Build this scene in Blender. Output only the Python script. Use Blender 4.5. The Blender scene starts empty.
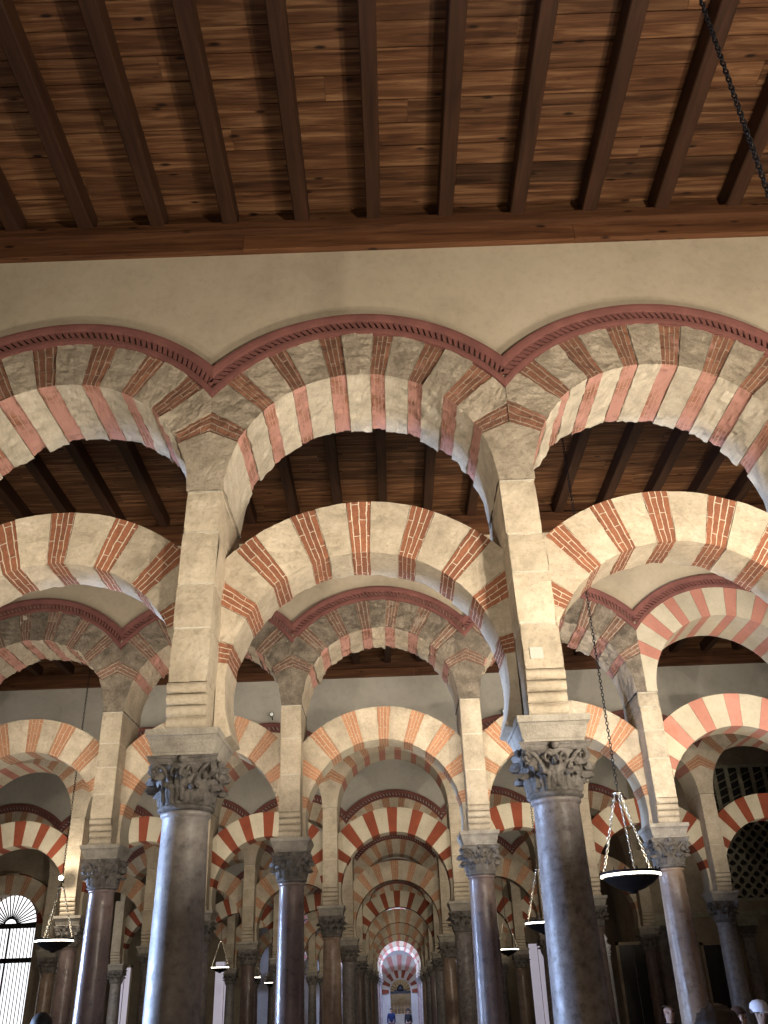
import bpy, bmesh, math, random
from math import sin, cos, pi, radians, sqrt, atan2, acos
from mathutils import Vector, Matrix, noise
SC = bpy.context.scene
COL = SC.collection
R = random.Random(7)

# ------------------------------------------------------------------ measurements (metres)
F = 876.2; PITCH = radians(28.66); ROLL = radians(2.2); YAW = radians(0.228)
CAMX, CAMZ = 1.793, 1.6
Y0, D, S, T = 7.753, 7.691, 3.2, 1.10
UC, URI, URO, URM = 6.17, 1.41, 1.99, 2.25       # upper arch: centre height, radii, moulding
LC, LRI, LRO = 4.23, 1.37, 1.97                   # lower arch
LY0, LY1 = 0.42, 0.97                             # lower arch front and back inside the wall depth
YC = 0.52                                         # column axis
ZPLATE = 9.455
ZO = [0, 0, -.43, -.77, -1.0, -1.1, -1.2, -1.2, -1.2, -1.2]
XO = [0, .06, .22, .25, .28, .3, .3, .3, .3, .3]
ZI = [3.75, 3.93] + [3.9]*8
def rowY(n): return Y0 + n*D

# ------------------------------------------------------------------ helpers
class MB:
    def __init__(self):
        self.v=[]; self.f=[]; self.m=[]; self.uv=[]; self.tint=[]; self.smooth=[]; self.cur=1.0
    def vert(self, p): self.v.append(tuple(p)); return len(self.v)-1
    def face(self, ids, m=0, uv=None, sm=False):
        self.f.append(tuple(ids)); self.m.append(m); self.uv.append(uv); self.tint.append(self.cur); self.smooth.append(sm)
    def box(self, x0,x1,y0,y1,z0,z1,m=0,xf=None):
        ps=[(x0,y0,z0),(x1,y0,z0),(x1,y1,z0),(x0,y1,z0),(x0,y0,z1),(x1,y0,z1),(x1,y1,z1),(x0,y1,z1)]
        if xf: ps=[xf(Vector(p)) for p in ps]
        b=len(self.v); self.v+= [tuple(p) for p in ps]
        for q in ((0,3,2,1),(4,5,6,7),(0,1,5,4),(1,2,6,5),(2,3,7,6),(3,0,4,7)): self.face([b+i for i in q],m)
    def grid(self, fn, nu, nv, m=0, uvf=None, sm=False, closeu=False):
        b=len(self.v)
        for i in range(nu+1):
            for j in range(nv+1):
                self.v.append(tuple(fn(i/nu, j/nv)))
        for i in range(nu):
            for j in range(nv):
                a=b+i*(nv+1)+j
                uv=None
                if uvf: uv=[uvf(i/nu,j/nv),uvf((i+1)/nu,j/nv),uvf((i+1)/nu,(j+1)/nv),uvf(i/nu,(j+1)/nv)]
                self.face((a,a+nv+1,a+nv+2,a+1),m,uv,sm)
    def lathe(self, prof, n=32, m=0, c=(0,0), sm=True, cap=True, fn=None):
        b=len(self.v)
        for (r,z) in prof:
            for k in range(n):
                a=2*pi*k/n
                p=Vector((c[0]+r*cos(a), c[1]+r*sin(a), z))
                if fn: p=fn(p)
                self.v.append(tuple(p))
        for i in range(len(prof)-1):
            for k in range(n):
                k2=(k+1)%n
                self.face((b+i*n+k,b+i*n+k2,b+(i+1)*n+k2,b+(i+1)*n+k),m,None,sm)
        if cap:
            self.face([b+k for k in reversed(range(n))],m)
            self.face([b+(len(prof)-1)*n+k for k in range(n)],m)
    def tube(self, pts, rad, n=8, m=0, closed=False, sm=True):
        pts=[Vector(p) for p in pts]; N=len(pts); b=len(self.v)
        rs = rad if isinstance(rad,(list,tuple)) else [rad]*N
        up=Vector((0.13,0.31,0.94)).normalized()
        for i,p in enumerate(pts):
            if closed: d=pts[(i+1)%N]-pts[i-1]
            else: d=pts[min(i+1,N-1)]-pts[max(i-1,0)]
            d.normalize(); s=d.cross(up)
            if s.length<1e-4: s=d.cross(Vector((1,0,0)))
            s.normalize(); t=s.cross(d)
            for k in range(n):
                a=2*pi*k/n; self.v.append(tuple(p+(s*cos(a)+t*sin(a))*rs[i]))
        M=N if closed else N-1
        for i in range(M):
            i2=(i+1)%N
            for k in range(n):
                k2=(k+1)%n
                self.face((b+i*n+k,b+i*n+k2,b+i2*n+k2,b+i2*n+k),m,None,sm)
        if not closed:
            self.face([b+k for k in reversed(range(n))],m); self.face([b+(N-1)*n+k for k in range(n)],m)
    def build(self, name, mats, parent=None, loc=(0,0,0), merge=True, fixn=True):
        me=bpy.data.meshes.new(name); me.from_pydata(self.v,[],self.f)
        mats = mats if isinstance(mats,(list,tuple)) else [mats]
        for x in mats: me.materials.append(x)
        uvl=me.uv_layers.new(name='UVMap'); ta=me.attributes.new('tint','FLOAT','FACE')
        for i,p in enumerate(me.polygons):
            p.material_index=self.m[i]; p.use_smooth=self.smooth[i]
            if self.uv[i]:
                for k,li in enumerate(p.loop_indices): uvl.data[li].uv=self.uv[i][k]
        ta.data.foreach_set('value',self.tint)
        if merge or fixn:
            bm=bmesh.new(); bm.from_mesh(me)
            if merge: bmesh.ops.remove_doubles(bm,verts=bm.verts,dist=1e-5); bmesh.ops.dissolve_degenerate(bm,edges=bm.edges,dist=1e-6)
            if fixn: bmesh.ops.recalc_face_normals(bm,faces=bm.faces)
            bm.to_mesh(me); bm.free()
        o=bpy.data.objects.new(name,me); COL.objects.link(o); o.location=loc
        if parent: o.parent=parent
        return o

def tag(o,label=None,cat=None,group=None,kind=None):
    if label: o['label']=label
    if cat: o['category']=cat; o['kind']='thing'
    if group: o['group']=group
    if kind: o['kind']=kind
    return o
def thing(name,label,cat,loc=(0,0,0),group=None,rz=0):
    o=bpy.data.objects.new(name,None); COL.objects.link(o); o.location=loc; o.rotation_euler=(0,0,rz); o.empty_display_size=.1
    return tag(o,label,cat,group)
def dup(o,parent=None):
    c=o.copy(); COL.objects.link(c)
    if parent: c.parent=parent
    for ch in list(o.children): dup(ch,c)
    return c

# ------------------------------------------------------------------ materials
def nodes(name):
    m=bpy.data.materials.new(name); m.use_nodes=True; nt=m.node_tree; nt.nodes.clear()
    out=nt.nodes.new('ShaderNodeOutputMaterial'); b=nt.nodes.new('ShaderNodeBsdfPrincipled'); nt.links.new(b.outputs[0],out.inputs[0])
    return m,nt,b
def N(nt,t,**k):
    n=nt.nodes.new(t)
    for a,v in k.items(): setattr(n,a,v)
    return n
def noise_n(nt,scale,detail=5,rough=.6,vec=None):
    n=N(nt,'ShaderNodeTexNoise'); n.inputs['Scale'].default_value=scale; n.inputs['Detail'].default_value=detail; n.inputs['Roughness'].default_value=rough
    if vec: nt.links.new(vec,n.inputs['Vector'])
    return n
def ramp(nt,src,stops):
    r=N(nt,'ShaderNodeValToRGB'); nt.links.new(src,r.inputs[0]); e=r.color_ramp.elements
    while len(e)<len(stops): e.new(.5)
    for i,(p,c) in enumerate(stops): e[i].position=p; e[i].color=(*c,1) if len(c)==3 else c
    return r
def mix(nt,a,b,fac,mode='MIX'):
    m=N(nt,'ShaderNodeMix',data_type='RGBA',blend_type=mode)
    for inp,v in ((m.inputs[0],fac),(m.inputs[6],a),(m.inputs[7],b)):
        if hasattr(v,'links') or hasattr(v,'is_output'): nt.links.new(v,inp)
        elif isinstance(v,(int,float)): inp.default_value=v
        else: inp.default_value=(*v,1)
    return m.outputs[2]
def bump(nt,b,h,strength,dist=.02):
    n=N(nt,'ShaderNodeBump'); n.inputs['Strength'].default_value=strength; n.inputs['Distance'].default_value=dist
    nt.links.new(h,n.inputs['Height']); nt.links.new(n.outputs[0],b.inputs['Normal'])
def wpos(nt):      # position in the world, so each copy of a mesh gets its own pattern
    return N(nt,'ShaderNodeNewGeometry').outputs['Position']
def stone_mat(name,c1,c2,c3,scale=3,bmp=.5,rough=.9,patch=None,pf=.6):
    m,nt,b=nodes(name); p=wpos(nt)
    a=noise_n(nt,scale,8,.65,p); r=ramp(nt,a.outputs[0],[(.3,c3),(.5,c1),(.7,c2)])
    n2=noise_n(nt,scale*9,6,.7,p); r2=ramp(nt,n2.outputs[0],[(.33,(.60,.56,.52)),(.50,(1,1,1)),(.68,(1.12,1.11,1.10))])
    c=mix(nt,r.outputs[0],r2.outputs[0],.14+.75*bmp if bmp<1 else .9,'MULTIPLY')
    t=N(nt,'ShaderNodeAttribute',attribute_name='tint')
    c=mix(nt,c,t.outputs['Fac'],1,'MULTIPLY')
    if patch:
        n3=noise_n(nt,scale*1.3,7,.7,p); f=ramp(nt,n3.outputs[0],[(pf,(0,0,0)),(pf+.05,(1,1,1))])
        c=mix(nt,c,patch,f.outputs[0])
    nt.links.new(c,b.inputs['Base Color']); b.inputs['Roughness'].default_value=rough
    n4=noise_n(nt,scale*4,12,.8,p); vo=N(nt,'ShaderNodeTexVoronoi'); vo.inputs['Scale'].default_value=scale*9; nt.links.new(n4.outputs['Color'],vo.inputs['Vector']) if False else nt.links.new(p,vo.inputs['Vector'])
    hh=N(nt,'ShaderNodeMath',operation='MULTIPLY_ADD'); nt.links.new(vo.outputs['Distance'],hh.inputs[0]); hh.inputs[1].default_value=.12; nt.links.new(n4.outputs[0],hh.inputs[2])
    bump(nt,b,hh.outputs[0],min(1,bmp*1.3),.06)
    return m
def brick_mat(name,c1,c2,mortar,uvrow=.055,paint=None,pf=.5,bmp=.6,msize=.006):
    m,nt,b=nodes(name); p=wpos(nt); uv=N(nt,'ShaderNodeUVMap',uv_map='UVMap').outputs[0]
    nz=noise_n(nt,9,3,.6,p); sub=N(nt,'ShaderNodeVectorMath',operation='SUBTRACT'); nt.links.new(nz.outputs['Color'],sub.inputs[0]); sub.inputs[1].default_value=(.5,.5,.5)
    sc=N(nt,'ShaderNodeVectorMath',operation='SCALE'); nt.links.new(sub.outputs[0],sc.inputs[0]); sc.inputs['Scale'].default_value=.022
    ad=N(nt,'ShaderNodeVectorMath',operation='ADD'); nt.links.new(uv,ad.inputs[0]); nt.links.new(sc.outputs[0],ad.inputs[1])
    k=N(nt,'ShaderNodeTexBrick'); nt.links.new(ad.outputs[0],k.inputs['Vector'])
    k.inputs['Scale'].default_value=1; k.inputs['Brick Width'].default_value=.38; k.inputs['Row Height'].default_value=uvrow
    k.inputs['Mortar Size'].default_value=msize; k.inputs['Mortar Smooth'].default_value=.3; k.inputs['Bias'].default_value=0
    k.inputs['Color1'].default_value=(*c1,1); k.inputs['Color2'].default_value=(*c2,1); k.inputs['Mortar'].default_value=(*mortar,1)
    n2=noise_n(nt,30,6,.7,p); r2=ramp(nt,n2.outputs[0],[(.3,(.6,.58,.56)),(.6,(1.1,1.1,1.1))])
    c=mix(nt,k.outputs[0],r2.outputs[0],.75,'MULTIPLY')
    t=N(nt,'ShaderNodeAttribute',attribute_name='tint'); c=mix(nt,c,t.outputs['Fac'],1,'MULTIPLY')
    if paint:
        n3=noise_n(nt,3.2,6,.65,p); f=ramp(nt,n3.outputs[0],[(pf-.10,(1,1,1)),(pf+.06,(0,0,0))]); c=mix(nt,c,paint,f.outputs[0])
    nt.links.new(c,b.inputs['Base Color']); b.inputs['Roughness'].default_value=.9
    h=N(nt,'ShaderNodeMath',operation='MULTIPLY_ADD'); nt.links.new(n2.outputs[0],h.inputs[0]); h.inputs[1].default_value=.5; nt.links.new(k.outputs['Fac'],h.inputs[2])
    bump(nt,b,h.outputs[0],bmp,.012)
    return m
def marble_mat(name,c1,c2,c3,rough=.28,scale=2.2):
    m,nt,b=nodes(name); p=wpos(nt)
    a=noise_n(nt,scale*4,9,.7,p); r=ramp(nt,a.outputs[0],[(.34,c3),(.48,c1),(.66,c2)])
    v=noise_n(nt,scale*.9,4,.5,p); r2=ramp(nt,v.outputs[0],[(.3,(.75,.75,.78)),(.6,(1.05,1.04,1.02))])
    c=mix(nt,r.outputs[0],r2.outputs[0],1,'MULTIPLY'); nt.links.new(c,b.inputs['Base Color'])
    rr=ramp(nt,a.outputs[0],[(.3,(rough+.25,)*3),(.7,(rough,)*3)]); nt.links.new(rr.outputs[0],b.inputs['Roughness'])
    n4=noise_n(nt,26,6,.7,p); bump(nt,b,n4.outputs[0],.18,.02)
    return m
def wood_mat(name,dark,mid,light,rough=.55,knots=True):
    m,nt,b=nodes(name); p=wpos(nt)
    t=N(nt,'ShaderNodeAttribute',attribute_name='tint')
    mp=N(nt,'ShaderNodeMapping'); nt.links.new(p,mp.inputs[0]); mp.inputs['Scale'].default_value=(.9,14,14)
    off=N(nt,'ShaderNodeVectorMath',operation='MULTIPLY_ADD'); cx=N(nt,'ShaderNodeCombineXYZ')
    nt.links.new(t.outputs['Fac'],cx.inputs[0]); nt.links.new(cx.outputs[0],off.inputs[0]); off.inputs[1].default_value=(57,0,0); nt.links.new(mp.outputs[0],off.inputs[2])
    g=noise_n(nt,1,6,.6,off.outputs[0]); g.inputs['Distortion'].default_value=.6
    r=ramp(nt,g.outputs[0],[(.3,dark),(.5,mid),(.72,light)])
    c=mix(nt,r.outputs[0],t.outputs['Fac'],1,'MULTIPLY')
    if knots:
        mp2=N(nt,'ShaderNodeMapping'); nt.links.new(p,mp2.inputs[0]); mp2.inputs['Scale'].default_value=(2.0,6,6)
        vo=N(nt,'ShaderNodeTexVoronoi'); nt.links.new(mp2.outputs[0],vo.inputs['Vector']); vo.inputs['Scale'].default_value=1
        kf=ramp(nt,vo.outputs['Distance'],[(.07,(1,1,1)),(.16,(0,0,0))]); c=mix(nt,c,tuple(x*.35 for x in dark),kf.outputs[0])
    nt.links.new(c,b.inputs['Base Color']); b.inputs['Roughness'].default_value=rough
    bump(nt,b,g.outputs[0],.25,.01); b.inputs['Specular IOR Level'].default_value=.25
    return m
def flat_mat(name,c,rough=.6,metal=0,var=.25,scale=8,emit=0):
    m,nt,b=nodes(name)
    n=noise_n(nt,scale,5,.6,wpos(nt)); r=ramp(nt,n.outputs[0],[(.3,tuple(x*(1-var) for x in c)),(.7,tuple(min(1,x*(1+var*.5)) for x in c))])
    nt.links.new(r.outputs[0],b.inputs['Base Color']); b.inputs['Roughness'].default_value=rough; b.inputs['Metallic'].default_value=metal
    if emit: b.inputs['Emission Color'].default_value=(*c,1); b.inputs['Emission Strength'].default_value=emit
    return m

M={}
M['stoneA']=stone_mat('weathered_arch_stone',(.48,.40,.30),(.60,.51,.395),(.31,.25,.185),3.2,.75)
M['stoneB']=stone_mat('pale_arch_stone',(.51,.43,.32),(.62,.53,.41),(.39,.325,.24),3,.4)
M['stonePier']=stone_mat('pier_limestone',(.50,.42,.31),(.60,.52,.40),(.36,.30,.22),2.6,.45)
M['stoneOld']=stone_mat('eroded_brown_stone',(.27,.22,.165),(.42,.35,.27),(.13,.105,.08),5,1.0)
M['cream']=stone_mat('cream_intrados_plaster',(.58,.51,.40),(.68,.62,.50),(.43,.38,.29),6,.35)
M['creamSmooth']=stone_mat('smooth_cream_paint',(.50,.44,.33),(.56,.50,.385),(.42,.365,.275),2,.1)
M['mortar']=stone_mat('lime_mortar',(.60,.55,.45),(.70,.65,.55),(.45,.40,.32),8,.5)
M['brickA']=brick_mat('weathered_arch_brick',(.24,.105,.06),(.16,.07,.042),(.36,.27,.20),.055,(.40,.21,.17),.36,.9,.006)
M['brickB']=brick_mat('terracotta_arch_brick',(.30,.115,.058),(.22,.082,.043),(.62,.52,.40),.055,None,.4,.6,.005)
M['brickPink']=brick_mat('pink_painted_brick',(.33,.14,.08),(.25,.10,.06),(.58,.45,.36),.055,(.50,.26,.21),.56,.4,.004)
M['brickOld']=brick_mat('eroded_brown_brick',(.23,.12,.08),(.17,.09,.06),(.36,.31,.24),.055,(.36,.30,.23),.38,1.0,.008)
M['brickFade']=brick_mat('faded_orange_brick',(.47,.24,.13),(.42,.20,.11),(.55,.48,.36),.055,None,.4,.3,.004)
M['pinkPaint']=stone_mat('fresh_pink_paint',(.46,.20,.15),(.50,.23,.17),(.40,.165,.12),2,.08)
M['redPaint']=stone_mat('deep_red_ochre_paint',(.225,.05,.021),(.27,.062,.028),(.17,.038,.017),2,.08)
M['plaster']=stone_mat('beige_wall_plaster',(.45,.375,.275),(.49,.415,.31),(.38,.315,.23),1.1,.10)
M['plasterGrey']=stone_mat('grey_wall_plaster',(.46,.43,.37),(.50,.47,.41),(.40,.37,.32),.9,.10)
M['mould']=stone_mat('dusky_red_moulding_paint',(.17,.062,.052),(.205,.078,.064),(.13,.047,.04),4,.15)
M['mouldDark']=stone_mat('dark_red_dentil_paint',(.20,.07,.055),(.25,.09,.07),(.13,.045,.035),4,.15)
M['black']=flat_mat('blackened_iron',(.015,.014,.015),.5,.6)
M['shaftGrey']=marble_mat('grey_veined_marble',(.34,.31,.29),(.44,.40,.375),(.20,.18,.17),.32)
M['shaftDark']=marble_mat('dark_mottled_marble',(.27,.235,.22),(.38,.34,.32),(.13,.105,.095),.30,3)
M['shaftRed']=marble_mat('polished_brown_marble',(.27,.20,.18),(.36,.28,.25),(.15,.11,.10),.15)
M['shaftTan']=marble_mat('polished_tan_marble',(.42,.30,.22),(.52,.41,.33),(.26,.17,.12),.16)
M['capital']=stone_mat('carved_capital_marble',(.25,.225,.20),(.36,.33,.30),(.10,.085,.075),9,.6,.7)
M['impost']=stone_mat('impost_grey_stone',(.40,.36,.30),(.50,.46,.39),(.28,.25,.21),6,.4)
M['plank']=wood_mat('pine_ceiling_plank',(.036,.013,.0055),(.115,.049,.021),(.27,.145,.07))
M['rafter']=wood_mat('dark_pine_rafter',(.11,.042,.018),(.17,.07,.03),(.24,.11,.05),.6,False)
M['plate']=wood_mat('stained_pine_plate',(.05,.019,.008),(.10,.04,.017),(.16,.07,.03),.6)
M['bulb']=flat_mat('glowing_lamp_ring',(1,.90,.74),.5,0,0,8,9)
M['silver']=flat_mat('bright_lamp_metal',(.85,.8,.7),.25,1.0,.1)
M['floor']=flat_mat('pale_marble_paving',(.32,.26,.21),.4,0,.2,1)
M['daylight']=flat_mat('daylit_courtyard_opening',(.95,.97,1.0),.8,0,0,8,1.5)
M['doorGlow']=flat_mat('door_daylight_glow',(.70,.66,.78),.8,0,0,8,.42)  # door leaves glow by themselves in place of daylight at the doorways

# ------------------------------------------------------------------ camera
cam=bpy.data.cameras.new('camera'); co=bpy.data.objects.new('camera',cam); COL.objects.link(co)
cam.sensor_fit='VERTICAL'; cam.sensor_height=36; cam.lens=F/1024*36; cam.clip_end=400; cam.clip_start=.05
Rv=Vector((cos(YAW),-sin(YAW),0)); Fh=Vector((sin(YAW),cos(YAW),0)); Z=Vector((0,0,1))
Up=-sin(PITCH)*Fh+cos(PITCH)*Z; Fw=cos(PITCH)*Fh+sin(PITCH)*Z
cr=cos(ROLL)*Rv-sin(ROLL)*Up; cu=sin(ROLL)*Rv+cos(ROLL)*Up
mw=Matrix((cr,cu,-Fw)).transposed().to_4x4(); mw.translation=Vector((CAMX,0,CAMZ)); co.matrix_world=mw
SC.camera=co
def ray(px,py,Y):            # where the sight line through a pixel meets the plane at depth Y
    dx=(px-384)/F; dy=-(py-512)/F
    d=cr*dx+cu*dy+Fw; t=Y/d.y
    return Vector((CAMX,0,CAMZ))+d*t

# ------------------------------------------------------------------ arches
def nz(p,s,a): return noise.noise(Vector(p)*s)*a
def wedge(mb,a0,a1,ri,ro,y0,y1,zc,clip,mf,mi,seed,rough,na=4,nr=6,nd=5,W=.22,zmin=None,base=0.0):
    # one voussoir: front, back, intrados, extrados and two sides, rough faced
    def rad(a,t):
        c=abs(cos(a)); r1=min(ro, clip/c if c>1e-6 else 1e9); return ri+(r1-ri)*t
    def pos(ta,tr,ty):
        a=a0+(a1-a0)*ta; r=rad(a,tr); return Vector((r*cos(a), y0+(y1-y0)*ty, zc+r*sin(a)))
    pr=(R.random()-.5)*rough*1.2+base
    def rug(p,nrm,edge=1):
        if rough<=0: return p
        q=p+Vector((seed*3.1,seed*7.7,seed*1.3))
        return p+nrm*(pr+nz(q,4.5,rough*.9)+nz(q,12,rough*.8)+nz(q,27,rough*.5))
    def P(ta,tr,ty):
        p=pos(ta,tr,ty); a=a0+(a1-a0)*ta
        n=Vector((0,0,0))
        if ty<=0: n+=Vector((0,-1,0))
        if ty>=1: n+=Vector((0,1,0))
        if tr<=0: n+=Vector((-cos(a),0,-sin(a)))
        q=rug(p,n) if n.length>0 else p
        return q
    mid=(ri+ro)/2
    fuv=lambda ta,tr:(tr*(ro-ri)+.13*seed,(ta-.5)*W)
    mb.grid(lambda u,v:P(u,v,0),na,nr,mf,lambda u,v:fuv(u,v))
    mb.grid(lambda u,v:P(u,v,1),na,2,mf,lambda u,v:fuv(u,v))
    mb.grid(lambda u,v:P(u,0,v),na,nd,mi,lambda u,v:(v*(y1-y0)+.09*seed,(u-.5)*W))
    mb.grid(lambda u,v:P(u,1,v),na,1,mf,lambda u,v:(v*(y1-y0),(u-.5)*W))
    mb.grid(lambda u,v:P(0,u,v),nr,nd,mf,lambda u,v:(v*(y1-y0),u*.5))
    mb.grid(lambda u,v:P(1,u,v),nr,nd,mf,lambda u,v:(v*(y1-y0),u*.5))
def angles(a_s,nb,wb,ws,rnd,jit=.13):
    ws_=[]
    for i in range(nb*2-1): ws_.append((wb if i%2==0 else ws)*(1+(rnd.random()-.5)*2*jit))
    k=(180-2*a_s)/sum(ws_); out=[]; a=a_s
    for i,w in enumerate(ws_): out.append((radians(a),radians(a+w*k),i%2==0)); a+=w*k
    return out
def make_arch(kind,row,label,loc,st,rnd,parts=True,rough=.01,group=None,cat='arch'):
    """kind upper/lower. st = dict of materials (front stone, intrados stone, front brick, intrados brick)"""
    up = kind=='upper'
    zc,ri,ro=(UC,URI,URO) if up else (LC,LRI,LRO)
    y0,y1=(0,T) if up else (LY0,LY1)
    clip = S/2 if up else S/2-.145
    a_s = 24 if up else 9
    seq = angles(a_s,8 if up else 9,7.3 if up else 8.0,10.6 if up else 11.3,rnd)
    mats=[st['sf'],st['si'],st['bf'],st['bi']]
    name='upper_arch' if up else 'horseshoe_arch'
    root=thing(name,label,cat,loc,group)
    hi = parts
    na,nr,nd=((7,11,14) if rough>.01 else ((4,6,7) if rough>0 else (3,1,1)))
    gap=.0016 if rough>0 else 0
    big=MB()
    # mortar bed behind the voussoirs
    if hi:
        mb=MB(); e=.045
        def core(u,v,w):
            a=radians(a_s)+radians(180-2*a_s)*u; c=abs(cos(a)); r1=min(ro-.02, (clip-.002)/c if c>1e-6 else 9); r=ri+e+(r1-ri-e)*v
            return (r*cos(a), y0+e+(y1-y0-2*e)*w, zc+r*sin(a))
        mb.grid(lambda u,v:core(u,v,0),48,1); mb.grid(lambda u,v:core(u,v,1),48,1); mb.grid(lambda u,v:core(u,0,v),48,1); mb.grid(lambda u,v:core(u,1,v),48,1)
        mb.build('mortar_bed',M['mortar'],root)
    for i,(a0,a1,br) in enumerate(seq):
        mb=MB() if hi else big
        mb.cur=1+(rnd.random()-.5)*.26
        W=.22 if rnd.random()<.6 else .165
        rg=rough*(1 if not br else .8)
        wedge(mb,a0+gap,a1-gap,ri,ro,y0,y1,zc,clip,(2 if br else 0),(3 if br else 1),R.random()*50,rg,na,nr,nd,W,base=(st.get('sink',0) if br else 0))
        if hi: mb.build('brick_voussoir' if br else 'stone_voussoir',mats,root,merge=True)
    # springers below the last voussoirs
    if up: zb=UC-.02; aend=0
    else:
        zb=ZI[row]; aend=-math.asin(min(.9,(LC-zb)/LRI))
    for sgn in (1,-1):
        mb=MB() if hi else big
        mb.cur=1+(rnd.random()-.5)*.15
        def rad(a,t):
            c=abs(cos(a)); r1=min(ro,clip/c); return ri+(r1-ri)*t
        def pos(u,v,w):
            a=radians(a_s)+(aend-radians(a_s))*u; r=rad(a,v); n=0
            p=Vector((sgn*r*cos(a), y0+(y1-y0)*w, zc+r*sin(a)))
            if rough>0:
                q=nz(p+Vector((loc[0],loc[1],0)),5,rough*.8)+nz(p+Vector((loc[0],3,0)),17,rough*.4)
                if w<=0: p.y-=q
                if v<=0: p.x-=sgn*q
            return p
        k=10 if rough>0 else 4
        mb.grid(lambda u,v:pos(u,v,0),k,5 if rough>0 else 1,0); mb.grid(lambda u,v:pos(u,v,1),k,1,0)
        mb.grid(lambda u,v:pos(u,0,v),k,nd,1); mb.grid(lambda u,v:pos(u,1,v),k,1,0)
        mb.grid(lambda u,v:pos(0,u,v),1,1,0); mb.grid(lambda u,v:pos(1,u,v),1,1,0)
        if hi: mb.build('springer',mats,root)
    if not hi: big.build('arch_ring',mats,root,merge=True)
    return root

# ------------------------------------------------------------------ piers and columns
def pier_parts(root,zi,rnd,mat,rough=.008,lean=0.0,hi=True):
    hw=.18; z=zi+.40; mb=MB(); top=UC-.02
    lx=lambda zz: lean*(top-zz)/(top-zi)
    cuts=[z]
    while cuts[-1]<top-.55: cuts.append(cuts[-1]+.38+rnd.random()*.28)
    if top-cuts[-1]<.25: cuts.pop()
    cuts.append(top)
    for i in range(len(cuts)-1):
        z0,z1=cuts[i]+.006,cuts[i+1]-.006
        if i==0: z0=cuts[0]
        mb.cur=1+(rnd.random()-.5)*.2; pr=(rnd.random()-.5)*rough; px=(rnd.random()-.5)*rough; seed=rnd.random()*40
        def pt(face,u,v):
            zz=z0+(z1-z0)*v
            e=min(v,1-v)*(z1-z0); ch=max(0,.012-e)*.8
            q=Vector((seed,u*1.0+face*9,zz)); dsp=(nz(q*1,3,rough)+nz(q,11,rough*.6)+pr-ch) if rough>0 else 0
            ex=min(u,1-u)
            if face==0: x=-hw+2*hw*u; p=Vector((x+px,0-dsp,zz))
            elif face==1: p=Vector((hw+dsp+px,T*u,zz))
            elif face==2: p=Vector((hw-2*hw*u+px,T+dsp,zz))
            else: p=Vector((-hw-dsp+px,T-T*u,zz))
            p.x+=lx(zz); return p
        for fc in range(4):
            nu=6 if hi else 1
            b=len(mb.v)
            mb.grid(lambda u,v:pt(fc,u,v),nu,5 if hi else 1,0)
        mb.box(-hw+px+lx(z1),hw+px+lx(z1),0.003,T-.003,z1-.004,z1-.001,0)
    for i in range(len(cuts)-1):
        zz=cuts[i+1]; mb.box(-hw+.006+lx(zz),hw-.006+lx(zz),.006,T-.006,zz-.012,zz+.012,1)
    mb.build('pier_shaft',[mat,M['mortar']],root,merge=True)
    # corbel of horizontal rolls under the pier, front and back
    mb=MB(); nroll=4; h=.40/nroll
    for side in (0,1):
        for k in range(nroll):
            zc=zi+h*(k+.5); inset=.10*(nroll-1-k)/(nroll-1)
            def pt(u,v):
                a=pi*v-pi/2; y=inset+.0-cos(a)*h*.50+.035; z_=zc+sin(a)*h*.5
                y=max(y,-.02)
                if side: y=T-y
                return (-hw+2*hw*u+lx(z_),y,z_)
            mb.grid(pt,1,8 if hi else 4,0,None,False)
    mb.box(-hw+lx(zi),hw+lx(zi),.12,T-.12,zi,zi+.40,0)
    for side in (0,1):   # end cheeks of the rolls
        for sx in (-1,1):
            mb.box(min(sx*hw,sx*(hw-.004))+lx(zi+.2),max(sx*hw,sx*(hw-.004))+lx(zi+.2),(.035 if not side else T-.14),(.14 if not side else T-.035),zi+.3,zi+.4,0)
    mb.build('roll_corbel',[mat],root)
def leaf(mb,ang,r0,z0,h,w,curl,m=0,nu=8,nv=8,lob=3):
    ca,sa=cos(ang),sin(ang)
    def pt(u,v,off=0):
        s=(u-.5)*2
        ww=w*(.70+.45*sin(pi*min(1,v*.8+.15)))*(1-.45*max(0,v-.75)/.25)*.5
        ww*=1+.20*cos(v*pi*2*lob)*(1 if abs(s)>.6 else 0)
        c=max(0,(v-.40)/.60)
        out=.010+curl*c*c + .016*(1-abs(s))+ .012*cos(s*pi*3) +off
        t=v/.78
        z=z0+h*(t if t<1 else 1-.28*((t-1)/.282)**2) -(.02*abs(s) if v>.7 else 0)
        rr=r0+.03*v+out-.025*s*s
        return Vector((ca*rr-sa*s*ww, sa*rr+ca*s*ww, z))
    mb.grid(lambda u,v:pt(u,v),nu,nv,m,None,True)
    mb.grid(lambda u,v:pt(u,v,-.022),nu,nv,m,None,True)
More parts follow.
